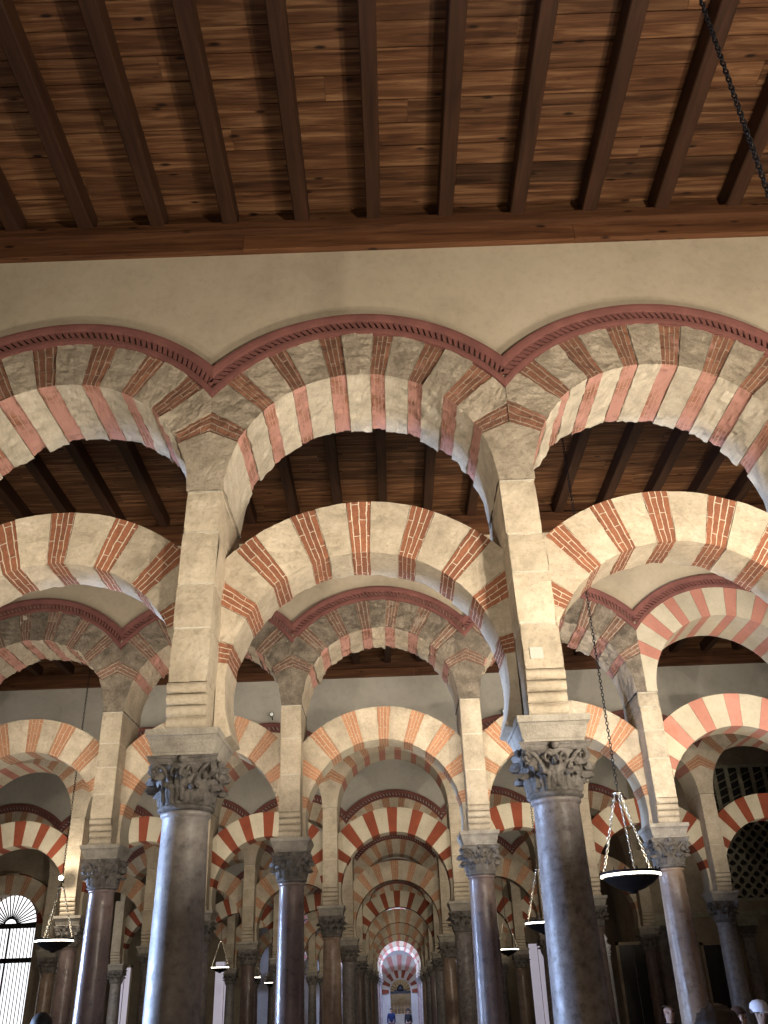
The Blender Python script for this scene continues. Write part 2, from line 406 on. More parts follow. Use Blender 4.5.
def capital_mesh(hi=True):
    H=.40; mb=MB()
    prof=[(.205,0),(.235,.012),(.24,.025),(.225,.04),(.205,.05),(.207,.15),(.215,.24),(.235,.31),(.26,.345),(.26,.35)]
    mb.lathe(prof,32 if hi else 16)
    n=8
    for k in range(n):
        leaf(mb,2*pi*k/n+pi/8,.205,.045,.155,.155,.085,0,10 if hi else 4,12 if hi else 4)
        leaf(mb,2*pi*k/n,.21,.07,.235,.155,.095,0,10 if hi else 4,12 if hi else 4)
    for k in range(4):           # corner volutes
        a=pi/4+k*pi/2
        for side in (-1,1):
            pts=[];rs=[]
            for i in range(26):
                t=i/25
                if t<.45:
                    q=t/.45; rr=.235+.10*q**1.5; zz=.19+.15*sin(q*pi/2); da=side*.34*(1-q)
                else:
                    q=(t-.45)/.55; th=pi/2-q*2.6*pi; sp=.045*(1-.75*q); rr=.335+.0+sp*cos(th)*1.0; zz=.295+sp*sin(th); da=side*.035
                pts.append((rr*cos(a+da),rr*sin(a+da),zz)); rs.append(.017 if t<.5 else .017*(1-.4*(t-.5)*2))
            mb.tube(pts,rs,6 if hi else 4)
        b=k*pi/2                  # fleuron and inner scrolls in the middle of each side
        c=Vector((.275*cos(b),.275*sin(b),.375))
        mb.lathe([(.001,-.035),(.03,-.02),(.036,0),(.03,.02),(.001,.035)],10,0,(0,0),True,False,lambda p,c=c:p+c)
        for side in (-1,1):
            pts=[((.25+.02)*cos(b+side*(.25-.1*cos(t)))+0,(.25+.02)*sin(b+side*(.25-.1*cos(t))),.285+.035*sin(t)) for t in [x*.5 for x in range(11)]]
            mb.tube(pts,.012,5)
    return mb
def abacus_mesh():
    mb=MB(); pts=[]
    h=.29; n=10
    for k in range(4):
        a=k*pi/2
        for i in range(n):
            t=-1+2*i/n; x=h; y=h*t
            x=h-.055*(1-t*t)
            pts.append((x*cos(a)-y*sin(a),x*sin(a)+y*cos(a)))
    L=[(.93,.345),(1.0,.365),(1.0,.385),(1.04,.39),(1.04,.405)]
    b=len(mb.v)
    for s,z in L:
        for p in pts: mb.v.append((p[0]*s,p[1]*s,z))
    m_=len(pts)
    for i in range(len(L)-1):
        for k in range(m_): mb.face((b+i*m_+k,b+i*m_+(k+1)%m_,b+(i+1)*m_+(k+1)%m_,b+(i+1)*m_+k))
    mb.face([b+k for k in range(m_)][::-1]); mb.face([b+(len(L)-1)*m_+k for k in range(m_)])
    return mb
def impost_mesh():
    mb=MB()   # local z 0..0.21, flaring block with a cavetto
    prof=[(.275,0),(.275,.02),(.285,.03),(.295,.07),(.308,.12),(.32,.15),(.332,.155),(.332,.215)]
    yb=[.30,.30,.31,.33,.36,.39,.41,.41]
    b=0
    nseg=8
    for i,(hx,z) in enumerate(prof):
        hy=yb[i]
        ring=[]
        for (sx,sy) in ((-1,-1),(1,-1),(1,1),(-1,1)):
            ring.append((sx*hx,sy*hy))
        P=[]
        for k in range(4):
            p,q=ring[k],ring[(k+1)%4]
            for j in range(nseg): P.append((p[0]+(q[0]-p[0])*j/nseg,p[1]+(q[1]-p[1])*j/nseg))
        for p in P:
            d=noise.noise(Vector((p[0]*14,p[1]*14,z*20)))*.006
            mb.v.append((p[0]*(1+d*2),p[1]*(1+d*2),z))
    m_=4*nseg
    for i in range(len(prof)-1):
        for k in range(m_): mb.face((i*m_+k,i*m_+(k+1)%m_,(i+1)*m_+(k+1)%m_,(i+1)*m_+k))
    mb.face([k for k in range(m_)][::-1]); mb.face([(len(prof)-1)*m_+k for k in range(m_)])
    return mb
def shaft_mesh(zt,hi=True):
    mb=MB(); n=40 if hi else 20; prof=[]
    prof+=[(.285,.20),(.262,.215),(.252,.24)]
    for i in range(13):
        t=i/12; prof.append((.24-.035*t+.006*sin(pi*t), .27+(zt-.33)*t))
    prof+=[(.21,zt-.05),(.222,zt-.04),(.228,zt-.02),(.222,zt-.002)]
    mb.lathe(prof,n)
    return mb
def base_mesh():
    mb=MB(); mb.box(-.33,.33,-.33,.33,0,.08)
    mb.lathe([(.31,.08),(.325,.10),(.31,.135),(.27,.15),(.265,.165),(.295,.18),(.29,.20)],28)
    return mb
CACHE={}
def make_column(row,zi,mat,label,loc,group,hi=True,capmat=None):
    root=thing('marble_column',label,'column',loc,group)
    zt=zi-.215-.462
    key=('shaft',round(zt,3),hi)
    def sub(key,fn,name,mat,z,parent):
        if key not in CACHE:
            o=fn().build(name,mat,None); CACHE[key]=o.data; o.parent=parent; o.location=(0,0,z)
        else:
            o=bpy.data.objects.new(name,CACHE[key]); COL.objects.link(o); o.parent=parent; o.location=(0,0,z)
            if o.material_slots and o.material_slots[0].material!=mat:
                o.material_slots[0].link='OBJECT'; o.material_slots[0].material=mat
        return o
    sub(('base',),base_mesh,'base',M['impost'],0,root)
    sub(key,lambda:shaft_mesh(zt,hi),'shaft',mat,0,root)
    c=sub(('cap',hi),lambda:capital_mesh(hi),'capital',M['capital'],zt,root); c.scale=(1.08,1.08,1.14)
    sub(('aba',),abacus_mesh,'abacus',M['capital'],0,c)
    sub(('imp',),impost_mesh,'impost_block',capmat or M['impost'],zi-.215,root)
    return root

# ------------------------------------------------------------------ walls, mouldings
def make_wall(name,n,j0,j1,ztop,mat,ox,Y,zo):
    mb=MB()
    for j in range(j0,j1):
        cx=ox+(j+.5)*S
        def bz(u):
            x=-S/2+S*u; return UC+sqrt((URO-.01)**2-x*x)
        K=28
        mb.grid(lambda u,v:(cx-S/2+S*u,0.02,bz(u)+(ztop-bz(u))*v),K,3,0)
        mb.grid(lambda u,v:(cx-S/2+S*u,T-.02,bz(u)+(ztop-bz(u))*v),K,3,0)
        mb.grid(lambda u,v:(cx-S/2+S*u,.02+(T-.04)*v,bz(u)),K,1,0)
    xa,xb=ox+j0*S,ox+j1*S
    for x in (xa,xb): mb.grid(lambda u,v:(x,.02+(T-.04)*u,UC+.0+(ztop-UC)*v),1,1,0)
    mb.grid(lambda u,v:(xa+(xb-xa)*u,.02+(T-.04)*v,ztop),1,1,0)
    o=mb.build(name,mat,None,(0,Y,zo)); tag(o,kind='structure'); return o
def make_moulding(name,j0,j1,ox,Y,zo,hi=True):
    K=56 if hi else 24
    mb=MB(); db=MB()
    prof=[(1.975,0.03),(1.975,-.022),(2.005,-.032),(2.04,-.032),(2.05,.022),(2.125,.022),(2.13,-.034),(2.155,-.048),(2.195,-.06),(2.225,-.06),(2.225,.03)]
    ends=[]
    for j in range(j0,j1):
        cx=ox+(j+.5)*S
        def pt(u,v):
            i=v*(len(prof)-1); i0=int(round(i)); r,y=prof[i0]
            am=acos(S/2/r); a=pi-am-(pi-2*am)*u
            return (cx+r*cos(a),y,UC+r*sin(a))
        mb.grid(pt,K,len(prof)-1,0)
        nd=52 if hi else 34; r0,r1=2.045,2.128; am=acos(S/2/2.085)
        for k in range(nd):
            a=am+(pi-2*am)*(k+.5)/nd; w=(pi-2*am)/nd*.29
            q=[]
            for (da,r,y) in ((-w,r0,-.032),(w,r0,-.032),(w*1.3,r1,-.032),(-w*1.3,r1,-.032),(-w,r0,.02),(w,r0,.02),(w*1.3,r1,.02),(-w*1.3,r1,.02)):
                aa=a+da+(.012 if r==r1 else -.012); q.append((cx+r*cos(aa),y,UC+r*sin(aa)))
            b=len(db.v); db.v+=q
            for f in ((0,1,2,3),(4,7,6,5),(0,4,5,1),(1,5,6,2),(2,6,7,3),(3,7,4,0)): db.face([b+i for i in f])
    o=mb.build(name,M['mould'],None,(0,Y,zo)); tag(o,kind='structure')
    db.build('dentil_course',M['mould'],o)
    return o

ORD=['nearest','second','third','fourth','fifth','sixth','seventh','eighth','ninth','tenth']
NUMS=['zero','one','two','three','four','five','six']
def bayname(n,j):
    if n==0: return {-1:'left bay',0:'middle bay',1:'right bay',-2:'outermost left bay',2:'outer right bay',3:'outermost right bay'}[j]
    if j==0: return 'spanning the long central vista'
    return '%s bay%s %s of the vista'%(NUMS[abs(j)],'s' if abs(j)>1 else '','right' if j>0 else 'left')
def place(n,j):
    if n==0 and j in (0,1): return ('left','right')[j]+' of the two large ones'
    w=['first','second','third','fourth','fifth','sixth']
    return '%s left of the vista'%w[-j] if j<=0 else '%s right of the vista'%w[j-1]

ST0u=dict(sf=M['stoneA'],si=M['cream'],bf=M['brickA'],bi=M['brickPink'],sink=-.012)
ST0l=dict(sf=M['stoneB'],si=M['stoneB'],bf=M['brickB'],bi=M['brickB'],sink=-.002)
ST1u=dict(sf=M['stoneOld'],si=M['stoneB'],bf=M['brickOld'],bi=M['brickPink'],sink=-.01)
ST1l=dict(sf=M['stoneB'],si=M['creamSmooth'],bf=M['brickFade'],bi=M['brickFade'],sink=0)
STpk=dict(sf=M['creamSmooth'],si=M['creamSmooth'],bf=M['pinkPaint'],bi=M['pinkPaint'],sink=0)
STrd=dict(sf=M['creamSmooth'],si=M['creamSmooth'],bf=M['redPaint'],bi=M['redPaint'],sink=0)
STfu=dict(sf=M['stoneB'],si=M['creamSmooth'],bf=M['brickFade'],bi=M['pinkPaint'],sink=0)
STtn=dict(sf=M['stoneB'],si=M['creamSmooth'],bf=M['brickFade'],bi=M['brickFade'],sink=0)
def look(st):
    return {id(ST0u):'weathered brick and grey stone',id(ST0l):'terracotta brick and beige stone',id(ST1u):'eroded brown stone and brick',
            id(ST1l):'faded orange brick and cream',id(STpk):'fresh pink and white painted',id(STrd):'deep red and cream painted',id(STfu):'faded pink and cream',id(STtn):'faded orange and cream'}[id(st)]
NROW=10
COLS={0:(-2,4),1:(-3,4),2:(-4,5),3:(-4,3),4:(-3,3),5:(-3,3),6:(-2,2),7:(-2,2),8:(-2,2),9:(-2,2)}
LEAN={(0,0):-.045,(0,1):.05}
SHAFT={(0,0):'shaftGrey',(0,1):'shaftDark',(1,-1):'shaftRed',(1,0):'shaftRed',(1,1):'shaftRed',(1,2):'shaftTan'}
CW={'shaftGrey':'thick grey marble column','shaftDark':'thick mottled dark marble column','shaftRed':'polished brown marble column','shaftTan':'polished tan marble column'}
for n in range(NROW):
    Y=rowY(n); zo=ZO[n]; ox=XO[n]; j0,j1=COLS[n]; zi=ZI[n]; hi=n<=1
    for j in range(j0,j1+1):
        rnd=random.Random(n*100+j+50)
        lean=LEAN.get((n,j),0); x=ox+j*S
        mk=SHAFT.get((n,j),['shaftRed','shaftGrey','shaftTan','shaftDark'][(n*3+j)%4] if n>1 else 'shaftRed')
        lab='%s with leafy capital, %s, %s arcade'%(CW[mk],place(n,j),ORD[n])
        make_column(n,zi,M[mk],lab,(x+lean*(1.7 if n==0 else 1),Y+YC,zo),'marble columns of the arcades',n<=1,M['impost'])
        if n<=2 or True:
            key=('pier',n if n<2 else 'far',j if n<2 else 0)
            lab='tall pale stone pier, %s, %s arcade'%(place(n,j),ORD[n])
            if n<2 or key not in CACHE:
                p=thing('stone_pier',lab,'pier',(x,Y,zo),'stone piers above the columns')
                pier_parts(p,zi,rnd,M['stonePier'],.010 if n==0 else (.012 if n==1 else 0),lean,hi)
                if n>=2: CACHE[key]=p
            else:
                p=dup(CACHE[key]); p.location=(x,Y,zo); p['label']=lab
    for j in range(j0,j1):
        rnd=random.Random(n*1000+j*7+11)
        cx=ox+(j+.5)*S
        if n==0: su,sl=ST0u,ST0l
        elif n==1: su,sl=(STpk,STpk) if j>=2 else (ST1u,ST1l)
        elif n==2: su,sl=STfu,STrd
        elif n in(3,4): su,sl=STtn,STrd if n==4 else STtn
        elif n in (5,6): su,sl=STfu,STtn
        else: su,sl=STpk,STpk
        smooth = su is STpk
        for kind,st in (('upper',su),('lower',sl)):
            nm='upper arch' if kind=='upper' else 'lower horseshoe arch'
            lab='%s %s, %s, %s arcade'%(look(st),nm,bayname(n,j),ORD[n])
            rough={0:.022 if kind=='upper' else .012,1:(.034 if kind=='upper' else .012) if not smooth else .0015}.get(n,0)
            key=('arch',kind,n if n<2 else 'far',id(st),(j if n<2 else ((j+n)%2,n==2)))
            if key in CACHE:
                a=dup(CACHE[key]); a.location=(cx,Y,zo); a['label']=lab
                a['group']='round arches of the upper tier' if kind=='upper' else 'horseshoe arches of the lower tier'
            else:
                a=make_arch(kind,n,lab,(cx,Y,zo),st,rnd,n<=2,rough,'round arches of the upper tier' if kind=='upper' else 'horseshoe arches of the lower tier')
                CACHE[key]=a
    make_wall('wall_'+ORD[n],n,j0,j1,10.35 if n<2 else 10.6,M['plaster'] if n<2 else M['plasterGrey'],ox,Y,zo)
    make_moulding('trim_%d'%(n+1),j0,j1,ox,Y,zo,n<=1)

# ------------------------------------------------------------------ ceilings
def make_ceiling(n,x0,x1,ya,yb,zp,rafters=True):
    """n = nave number; ya..yb clear depth; zp = top of the plaster"""
    rnd=random.Random(40+n)
    zr=zp+.33; zk=zr+.27
    mb=MB(); y=ya-.02; k=0
    while y<yb:
        w=.285+rnd.random()*.02; x=x0-rnd.random()*3
        while x<x1:
            L=3.2+rnd.random()*2.2
            mb.cur=.72+rnd.random()*.5
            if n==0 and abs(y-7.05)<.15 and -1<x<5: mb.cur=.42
            xa,xb=max(x,x0),min(x+L,x1)
            if xb-xa>.05:
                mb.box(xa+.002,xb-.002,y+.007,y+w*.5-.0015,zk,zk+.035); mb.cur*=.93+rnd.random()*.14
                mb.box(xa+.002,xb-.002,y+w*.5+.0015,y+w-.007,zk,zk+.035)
            x+=L
        y+=w
    mb.cur=.03; mb.box(x0,x1,ya-.1,yb+.1,zk+.036,zk+.10)
    o=mb.build('ceiling',M['plank'],None,merge=False,fixn=False); tag(o,kind='structure')
    # wall plates
    for side,yw in (('far',yb),('near',ya)):
        s=-1 if side=='far' else 1
        if n==0 and side=='near': continue
        mb=MB(); mb.cur=1.0
        xx=x0
        while xx<x1:
            xe=min(xx+3.4+rnd.random(),x1); mb.cur=.9+rnd.random()*.2
            mb.box(xx+.002,xe-.002,min(yw+.02*-s,yw+.07*s),max(yw+.02*-s,yw+.07*s),zp,zp+.22); xx=xe
        mb.cur=.8
        mb.box(x0,x1,min(yw-.02*s,yw+.17*s),max(yw-.02*s,yw+.17*s),zp+.222,zp+.355)
        t=thing('wall_plate_beam','long stained wooden beam along the %s of the %s arcade wall top'%('front' if side=='far' else 'rear',ORD[n] if side=='far' else ORD[n-1]),'beam',(0,0,0))
        mb.build('beam',M['plate'],t,merge=False)
        mb=MB(); mb.cur=.75
        mb.box(x0,x1,min(yw-.02*s,yw+.05*s),max(yw-.02*s,yw+.05*s),zp+.357,zk-.002)
        mb.build('infill_board',M['plank'],t,merge=False)
    if not rafters: return
    k=0; xr=x0; sp=.87
    first=None; items=[]
    xs=[CAMX+.04+sp*i for i in range(-30,31)]
    for x in xs:
        if x<x0+.1 or x>x1-.1: continue
        items.append(x)
    proto=None
    words=['first','second','third','fourth','fifth','sixth','seventh','eighth','ninth','tenth','eleventh','twelfth','thirteenth','fourteenth','fifteenth','sixteenth','seventeenth','eighteenth','nineteenth','twentieth']
    vis=[x for x in items]
    for i,x in enumerate(vis):
        side = 'left' if x<CAMX-.5 else ('right' if x>CAMX+.4 else 'middle')
        d=int(round(abs(x-(CAMX+.04))/sp))
        pos = 'the one straight ahead in the middle' if d==0 else '%s one %s of the middle'%(words[min(d-1,19)],'left' if x<CAMX else 'right')
        lab='dark wooden ceiling rafter, %s, before the %s arcade'%(pos,ORD[n])
        if proto is None:
            mb=MB(); w=.088; b=.012
            prof=[(-w+b,0),(w-b,0),(w,b),(w,.27),(-w,.27),(-w,b)]
            L=yb-ya+.1
            bb=len(mb.v)
            for yy in (0,L):
                for p in prof: mb.v.append((p[0],yy,p[1]))
            for q in range(6): mb.face((bb+q,bb+(q+1)%6,bb+6+(q+1)%6,bb+6+q))
            mb.face(tuple(range(bb,bb+6))[::-1]); mb.face(tuple(range(bb+6,bb+12)))
            proto=mb.build('ceiling_rafter',M['rafterY'],None,(x,ya-.05,zr)); o=proto
        else:
            o=proto.copy(); COL.objects.link(o); o.location=(x,ya-.05,zr)
        tag(o,lab,'beam','rafters of the ceiling in front of the %s arcade'%ORD[n])
# rafters run in depth: their grain follows Y
def wood_y(name,dark,mid,light):
    m=wood_mat(name,dark,mid,light,.6,False)
    for nd in m.node_tree.nodes:
        if nd.type=='MAPPING': nd.inputs['Scale'].default_value=(14,.9,14)
    return m
M['rafterY']=wood_y('dark_pine_rafter_lengthwise',(.022,.009,.0045),(.038,.0155,.0075),(.058,.024,.012))
make_ceiling(0,-7.2,12.9,-.6,Y0,ZPLATE)
make_ceiling(1,-9.6,12.9,rowY(0)+T,rowY(1),ZPLATE)
make_ceiling(2,-9.3,12.9,rowY(1)+T,rowY(2),ZPLATE+ZO[2]+.1)
for n in range(3,10): make_ceiling(n,-13.5,16.5,rowY(n-1)+T,rowY(n),ZPLATE+ZO[n],False)

# ------------------------------------------------------------------ floor and enclosing walls
mb=MB()
prof=[(-4,0),(rowY(1)+1,0),(rowY(2),-.43),(rowY(3),-.77),(rowY(4),-1.0),(rowY(5),-1.1),(rowY(6),-1.2),(90,-1.2)]
for i in range(len(prof)-1):
    (ya,za),(yb,zb)=prof[i],prof[i+1]
    mb.grid(lambda u,v:(-24+50*u,ya+(yb-ya)*v,za+(zb-za)*v),1,1)
fl=mb.build('floor',M['floor']); tag(fl,kind='structure')


# ------------------------------------------------------------------ end walls beyond the colonnades
def arch_wall(name,x0,x1,z0,z1,y,th,ops,mat,kind='structure'):
    """solid wall with arched openings: ops = (centre x, half width, spring z, sill z)"""
    mb=MB(); xs=set([x0,x1])
    for cx,h,sp,sl in ops:
        for i in range(17): xs.add(cx-h*cos(pi*i/16))
    xs=sorted(xs)
    def op(x):
        for cx,h,sp,sl in ops:
            if cx-h<x<cx+h: return cx,h,sp,sl
    for a,b in zip(xs[:-1],xs[1:]):
        if b-a<1e-6: continue
        o=op((a+b)/2)
        segs=[]
        if not o: segs=[((z0,z0),(z1,z1))]
        else:
            cx,h,sp,sl=o; f=lambda x:sp+sqrt(max(0,h*h-(x-cx)**2))
            segs=[((f(a),f(b)),(z1,z1))]
            if sl>z0: segs.append(((z0,z0),(sl,sl)))
            mb.face([mb.vert(p) for p in ((a,y,f(a)),(b,y,f(b)),(b,y+th,f(b)),(a,y+th,f(a)))])
            if sl>z0: mb.face([mb.vert(p) for p in ((a,y,sl),(b,y,sl),(b,y+th,sl),(a,y+th,sl))])
        for (l0,l1),(t0,t1) in segs:
            for yy in (y,y+th): mb.face([mb.vert(p) for p in ((a,yy,l0),(b,yy,l1),(b,yy,t1),(a,yy,t0))])
    for cx,h,sp,sl in ops:
        for x in (cx-h,cx+h): mb.face([mb.vert(p) for p in ((x,y,sl),(x,y+th,sl),(x,y+th,sp),(x,y,sp))])
    for x in (x0,x1): mb.face([mb.vert(p) for p in ((x,y,z0),(x,y+th,z0),(x,y+th,z1),(x,y,z1))])
    mb.face([mb.vert(p) for p in ((x0,y,z1),(x1,y,z1),(x1,y+th,z1),(x0,y+th,z1))])
    o=mb.build(name,mat,None)
    if kind: tag(o,kind=kind)
    return o
def ring(mb,cx,y0,y1,zc,ri,ro,nb,mats=2,a_s=0):
    for i in range(nb):
        a0=radians(a_s)+radians(180-2*a_s)*i/nb; a1=radians(a_s)+radians(180-2*a_s)*(i+1)/nb
        m=i%mats
        mb.grid(lambda u,v:(cx+(ri+(ro-ri)*v)*cos(a0+(a1-a0)*u),y0,zc+(ri+(ro-ri)*v)*sin(a0+(a1-a0)*u)),2,1,m)
        mb.grid(lambda u,v:(cx+ri*cos(a0+(a1-a0)*u),y0+(y1-y0)*v,zc+ri*sin(a0+(a1-a0)*u)),2,1,m)
        mb.grid(lambda u,v:(cx+ro*cos(a0+(a1-a0)*u),y0+(y1-y0)*v,zc+ro*sin(a0+(a1-a0)*u)),2,1,m)
M['masonry']=brick_mat('rough_ashlar_masonry',(.34,.29,.21),(.26,.22,.16),(.18,.15,.11),.45,None,.4,.8,.02)
for nd in M['masonry'].node_tree.nodes:
    if nd.type=='TEX_BRICK': nd.inputs['Brick Width'].default_value=.8
M['wallDark']=stone_mat('brown_end_wall_stone',(.33,.27,.19),(.40,.33,.24),(.24,.19,.14),1.2,.3)
M['lattice']=stone_mat('carved_stone_lattice',(.36,.33,.24),(.44,.40,.30),(.25,.24,.17),5,.4)
M['dark']=flat_mat('painted_recess_shade',(.02,.017,.014),.9)
M['iron']=flat_mat('dark_bronze_door',(.03,.026,.024),.45,.4)

# left: grilled doorway to the daylit courtyard
YL=rowY(3)+1.6; gx=ray(4,940,YL).x; gt=ray(4,893,YL).z; gh=1.0
arch_wall('wall_left_end',-19,-8.4,-.8,10.4,YL,.7,[(gx,gh,gt-gh,-.77)],M['wallDark'])
t=thing('grille_door','white daylit arched grille door with fan shaped top bars at the far left','door',(gx,YL+.35,-.77))
zs=gt-gh+.77
mb=MB(); mb.box(-gh,gh,-.03,.03,zs-.10,zs+.06); mb.box(-gh,gh,-.03,.03,zs-1.15,zs-1.0); mb.box(-gh,gh,-.03,.03,.0,.12); mb.box(-.025,.025,-.03,.03,0,zs); mb.build('frame_rail',M['black'],t)
mb=MB()
for k in range(19):
    a=pi*(k+.5)/19; mb.tube([(.22*cos(a),0,zs+.22*sin(a)),(gh*cos(a),0,zs+gh*sin(a))],.022,5)
mb.tube([(.22*cos(pi*i/12),0,zs+.22*sin(pi*i/12)) for i in range(13)],.025,5)
mb.build('fan_bars',M['black'],t)
mb=MB()
for k in range(17):
    x=-gh+.06+(2*gh-.12)*k/16; mb.tube([(x,0,.1),(x,0,zs)],.016,5)
mb.build('upright_bars',M['black'],t)
mb=MB()
mb.face([mb.vert(p) for p in ((gx-1.7,YL+1.2,-1),(gx+1.5,YL+1.2,-1),(gx+1.5,YL+1.2,6),(gx-1.7,YL+1.2,6))]); o=mb.build('window_1',M['daylight']); tag(o,kind='structure')
mb=MB(); ring(mb,gx,YL-.12,YL,gt-gh,gh+.05,gh+.62,11)
o=mb.build('relief_arch',[M['redPaint'],M['creamSmooth']]); tag(o,'red and cream voussoir ring around the bright grille door','arch')

# right: end wall with lattice windows, dark doors and engaged columns
YR=rowY(3)+.5
arch_wall('wall_right_end',XO[3]+3*S-.1,26,-.8,10.6,YR,.8,[],M['wallDark'])
def lattice(name,label,cx,w,z0,z1,slots=False,arched=False):
    t=thing(name,label,'window',(cx,YR-.06,z0)); h=z1-z0; mb=MB()
    mb.box(-w/2-.1,w/2+.1,0,.06,-.1,0); mb.box(-w/2-.1,w/2+.1,0,.06,h,h+.1); mb.box(-w/2-.1,-w/2,0,.06,0,h); mb.box(w/2,w/2+.1,0,.06,0,h)
    mb.build('stone_frame',M['lattice'],t)
    mb=MB(); mb.box(-w/2,w/2,.05,.058,0,h); mb.build('shade_backing',M['dark'],t)  # near-black sheet painted in for the shade behind the tracery
    mb=MB()
    if slots:
        n=max(3,int(w/.42))
        for i in range(n+1):
            x=-w/2+w*i/n; mb.box(x-.07,x+.07,.0,.05,0,h)
        for i in range(n):
            x=-w/2+w*(i+.5)/n; 
            for k in range(6): mb.tube([(x-.14,.03,h*k/6),(x+.14,.03,h*(k+.5)/6)],.022,4)
    else:
        st=.36; k=-int(h/st)-1
        while k*st<w+h:
            for sg in (1,-1):
                x0=-w/2+k*st; pts=[]
                for i in range(41):
                    z=h*i/40; x=x0+z if sg>0 else x0+h-z
                    if -w/2<=x<=w/2: pts.append((x,.03,z))
                if len(pts)>1: mb.tube(pts,.05,4)
            k+=1
        nx=int(w/st); nzz=int(h/st)
        for i in range(nx):
            for j in range(nzz):
                c=Vector((-w/2+st*(i+.5),.03,st*(j+.5))); mb.tube([c+Vector((.09*cos(a*pi/4),0,.09*sin(a*pi/4))) for a in range(8)],.022,4,0,True)
    mb.build('tracery',M['lattice'],t)
q=ray(742,790,YR); lattice('slotted_window','carved stone window of upright slots high on the right end wall',q.x,2.6,q.z-.75,q.z+.75,True)
q=ray(745,865,YR); lattice('lattice_window','interlaced stone lattice window under the rightmost red and cream arch',q.x+.3,3.2,q.z-1.0,q.z+1.5)
for (px,pw,top,lab) in ((632,.9,945,'tall dark bronze door on the right end wall, left of the tan column'),(715,.8,945,'tall dark bronze door on the right end wall, right of the tan column')):
    q=ray(px,top,YR); t=thing('bronze_door',lab,'door',(q.x,YR-.08,-.77)); h=q.z+.77
    mb=MB()
    mb.box(-pw/2-.09,-pw/2,0,.08,0,h+.09); mb.box(pw/2,pw/2+.09,0,.08,0,h+.09); mb.box(-pw/2-.09,pw/2+.09,0,.08,h,h+.09); mb.build('door_frame',M['wallDark'],t)
    for sx in (-1,1):
        mb=MB(); a,b=(-pw/2,-.01) if sx<0 else (.01,pw/2); mb.box(a,b,.03,.07,0,h)
        for k in range(7):
            z=h*k/7+.06; mb.box(a+.05,b-.05,.01,.03,z,z+h/7-.1)
        mb.build('door_leaf',M['iron'],t)
for (px,lab) in ((660,'engaged grey column against the right end wall, left one'),(745,'engaged grey column against the right end wall, middle one'),(800,'engaged grey column against the right end wall, right one')):
    q=ray(px,930,YR); t=thing('engaged_column',lab,'column',(q.x,YR-.12,-.77)); zt=q.z+.77
    mb=MB(); mb.lathe([(.3,0),(.3,.1),(.24,.2),(.2,.25),(.18,zt-.3),(.21,zt-.27),(.2,zt-.22)],20); mb.build('shaft',M['shaftGrey'],t)
    c=bpy.data.objects.new('capital',CACHE[('cap',False)] if ('cap',False) in CACHE else CACHE[('cap',True)]); COL.objects.link(c); c.parent=t; c.location=(0,0,zt-.25); c.scale=(.9,.9,.9)
    mb=MB(); mb.box(-.34,.34,-.3,.1,zt+.1,zt+.3); mb.box(-.4,.4,-.34,.1,zt+.3,zt+.38); mb.build('cornice',M['lattice'],t)
q=ray(690,930,YR); mb=MB(); mb.box(XO[3]+3*S+.1,25,YR-.14,YR,q.z+.35,q.z+.5); o=mb.build('trim_20',M['lattice']); tag(o,kind='structure')

t=thing('slender_column','slender marble column, highlight painted pale blue, standing right of the right front column','column',tuple(ray(613,1000,rowY(3)-.9).xy)+(-.7,))
M['highlightMarble']=marble_mat('marble_painted_highlight',(.75,.77,.80),(.85,.86,.88),(.55,.58,.62),.2)  # pale blue colour stands in for the highlight on a column shaft
zt=ray(613,945,rowY(3)-.9).z+.7
mb=MB(); mb.lathe([(.2,0),(.2,.1),(.14,.16),(.12,.22),(.105,zt-.3),(.13,zt-.27),(.115,zt-.23)],18); mb.build('shaft',M['highlightMarble'],t)
mb=MB(); mb.lathe([(.11,0),(.15,.06),(.12,.12),(.16,.2),(.17,.24),(.12,.26),(.05,.34),(.09,.42),(.02,.55)],16); mb.build('finial',M['highlightMarble'],t,(0,0,zt-.24))
# deep side walls and the walls that close the aisles beside the long vista
for nm,x in (('wall_left',-13.6),('wall_right',10.6)):
    mb=MB(); mb.box(min(x,x+(.5 if x>0 else -.5)),max(x,x+(.5 if x>0 else -.5)),rowY(3)+1.5,92,-1.3,10); o=mb.build(nm,M['wallDark']); tag(o,kind='structure')
for nm,x in (('wall_outer_left',-24),('wall_outer_right',26)):
    mb=MB(); mb.box(x-.2,x+.2,-4,rowY(3)+2,-1,10.6); o=mb.build(nm,M['wallDark']); tag(o,kind='structure')
YB=rowY(6)+1.6
arch_wall('wall_back_left',-13.6,-6.2,-1.3,9.6,YB,.6,[],M['wallDark'])
arch_wall('wall_back_right',6.9,10.6,-1.3,9.6,YB,.6,[],M['wallDark'])
def bright_door(px0,px1,top,bot,lab,mat,Y=None):
    Yd=(Y or YB)-.08; a=ray(px0,top,Yd); b=ray(px1,top,Yd); zb=-1.2; w=b.x-a.x; h=a.z-zb
    t=thing('tall_door',lab,'door',((a.x+b.x)/2,Yd,zb))
    for sx in (-1,1):
        mb=MB(); x0,x1=(-w/2,-.02) if sx<0 else (.02,w/2); mb.box(x0,x1,0,.04,0,h)
        for k in range(5):
            z=h*k/5+.08; mb.box(x0+.06,x1-.06,-.015,0,z,z+h/5-.14)
        mb.build('door_leaf',mat,t)
    mb=MB(); mb.box(-w/2-.08,-w/2,-.03,.05,0,h+.1); mb.box(w/2,w/2+.08,-.03,.05,0,h+.1); mb.box(-w/2-.08,w/2+.08,-.03,.05,h,h+.1); mb.build('door_frame',M['wallDark'],t)
bright_door(528,546,944,1018,'tall double door glowing pale mauve as daylight left of the right front column',M['doorGlow'])
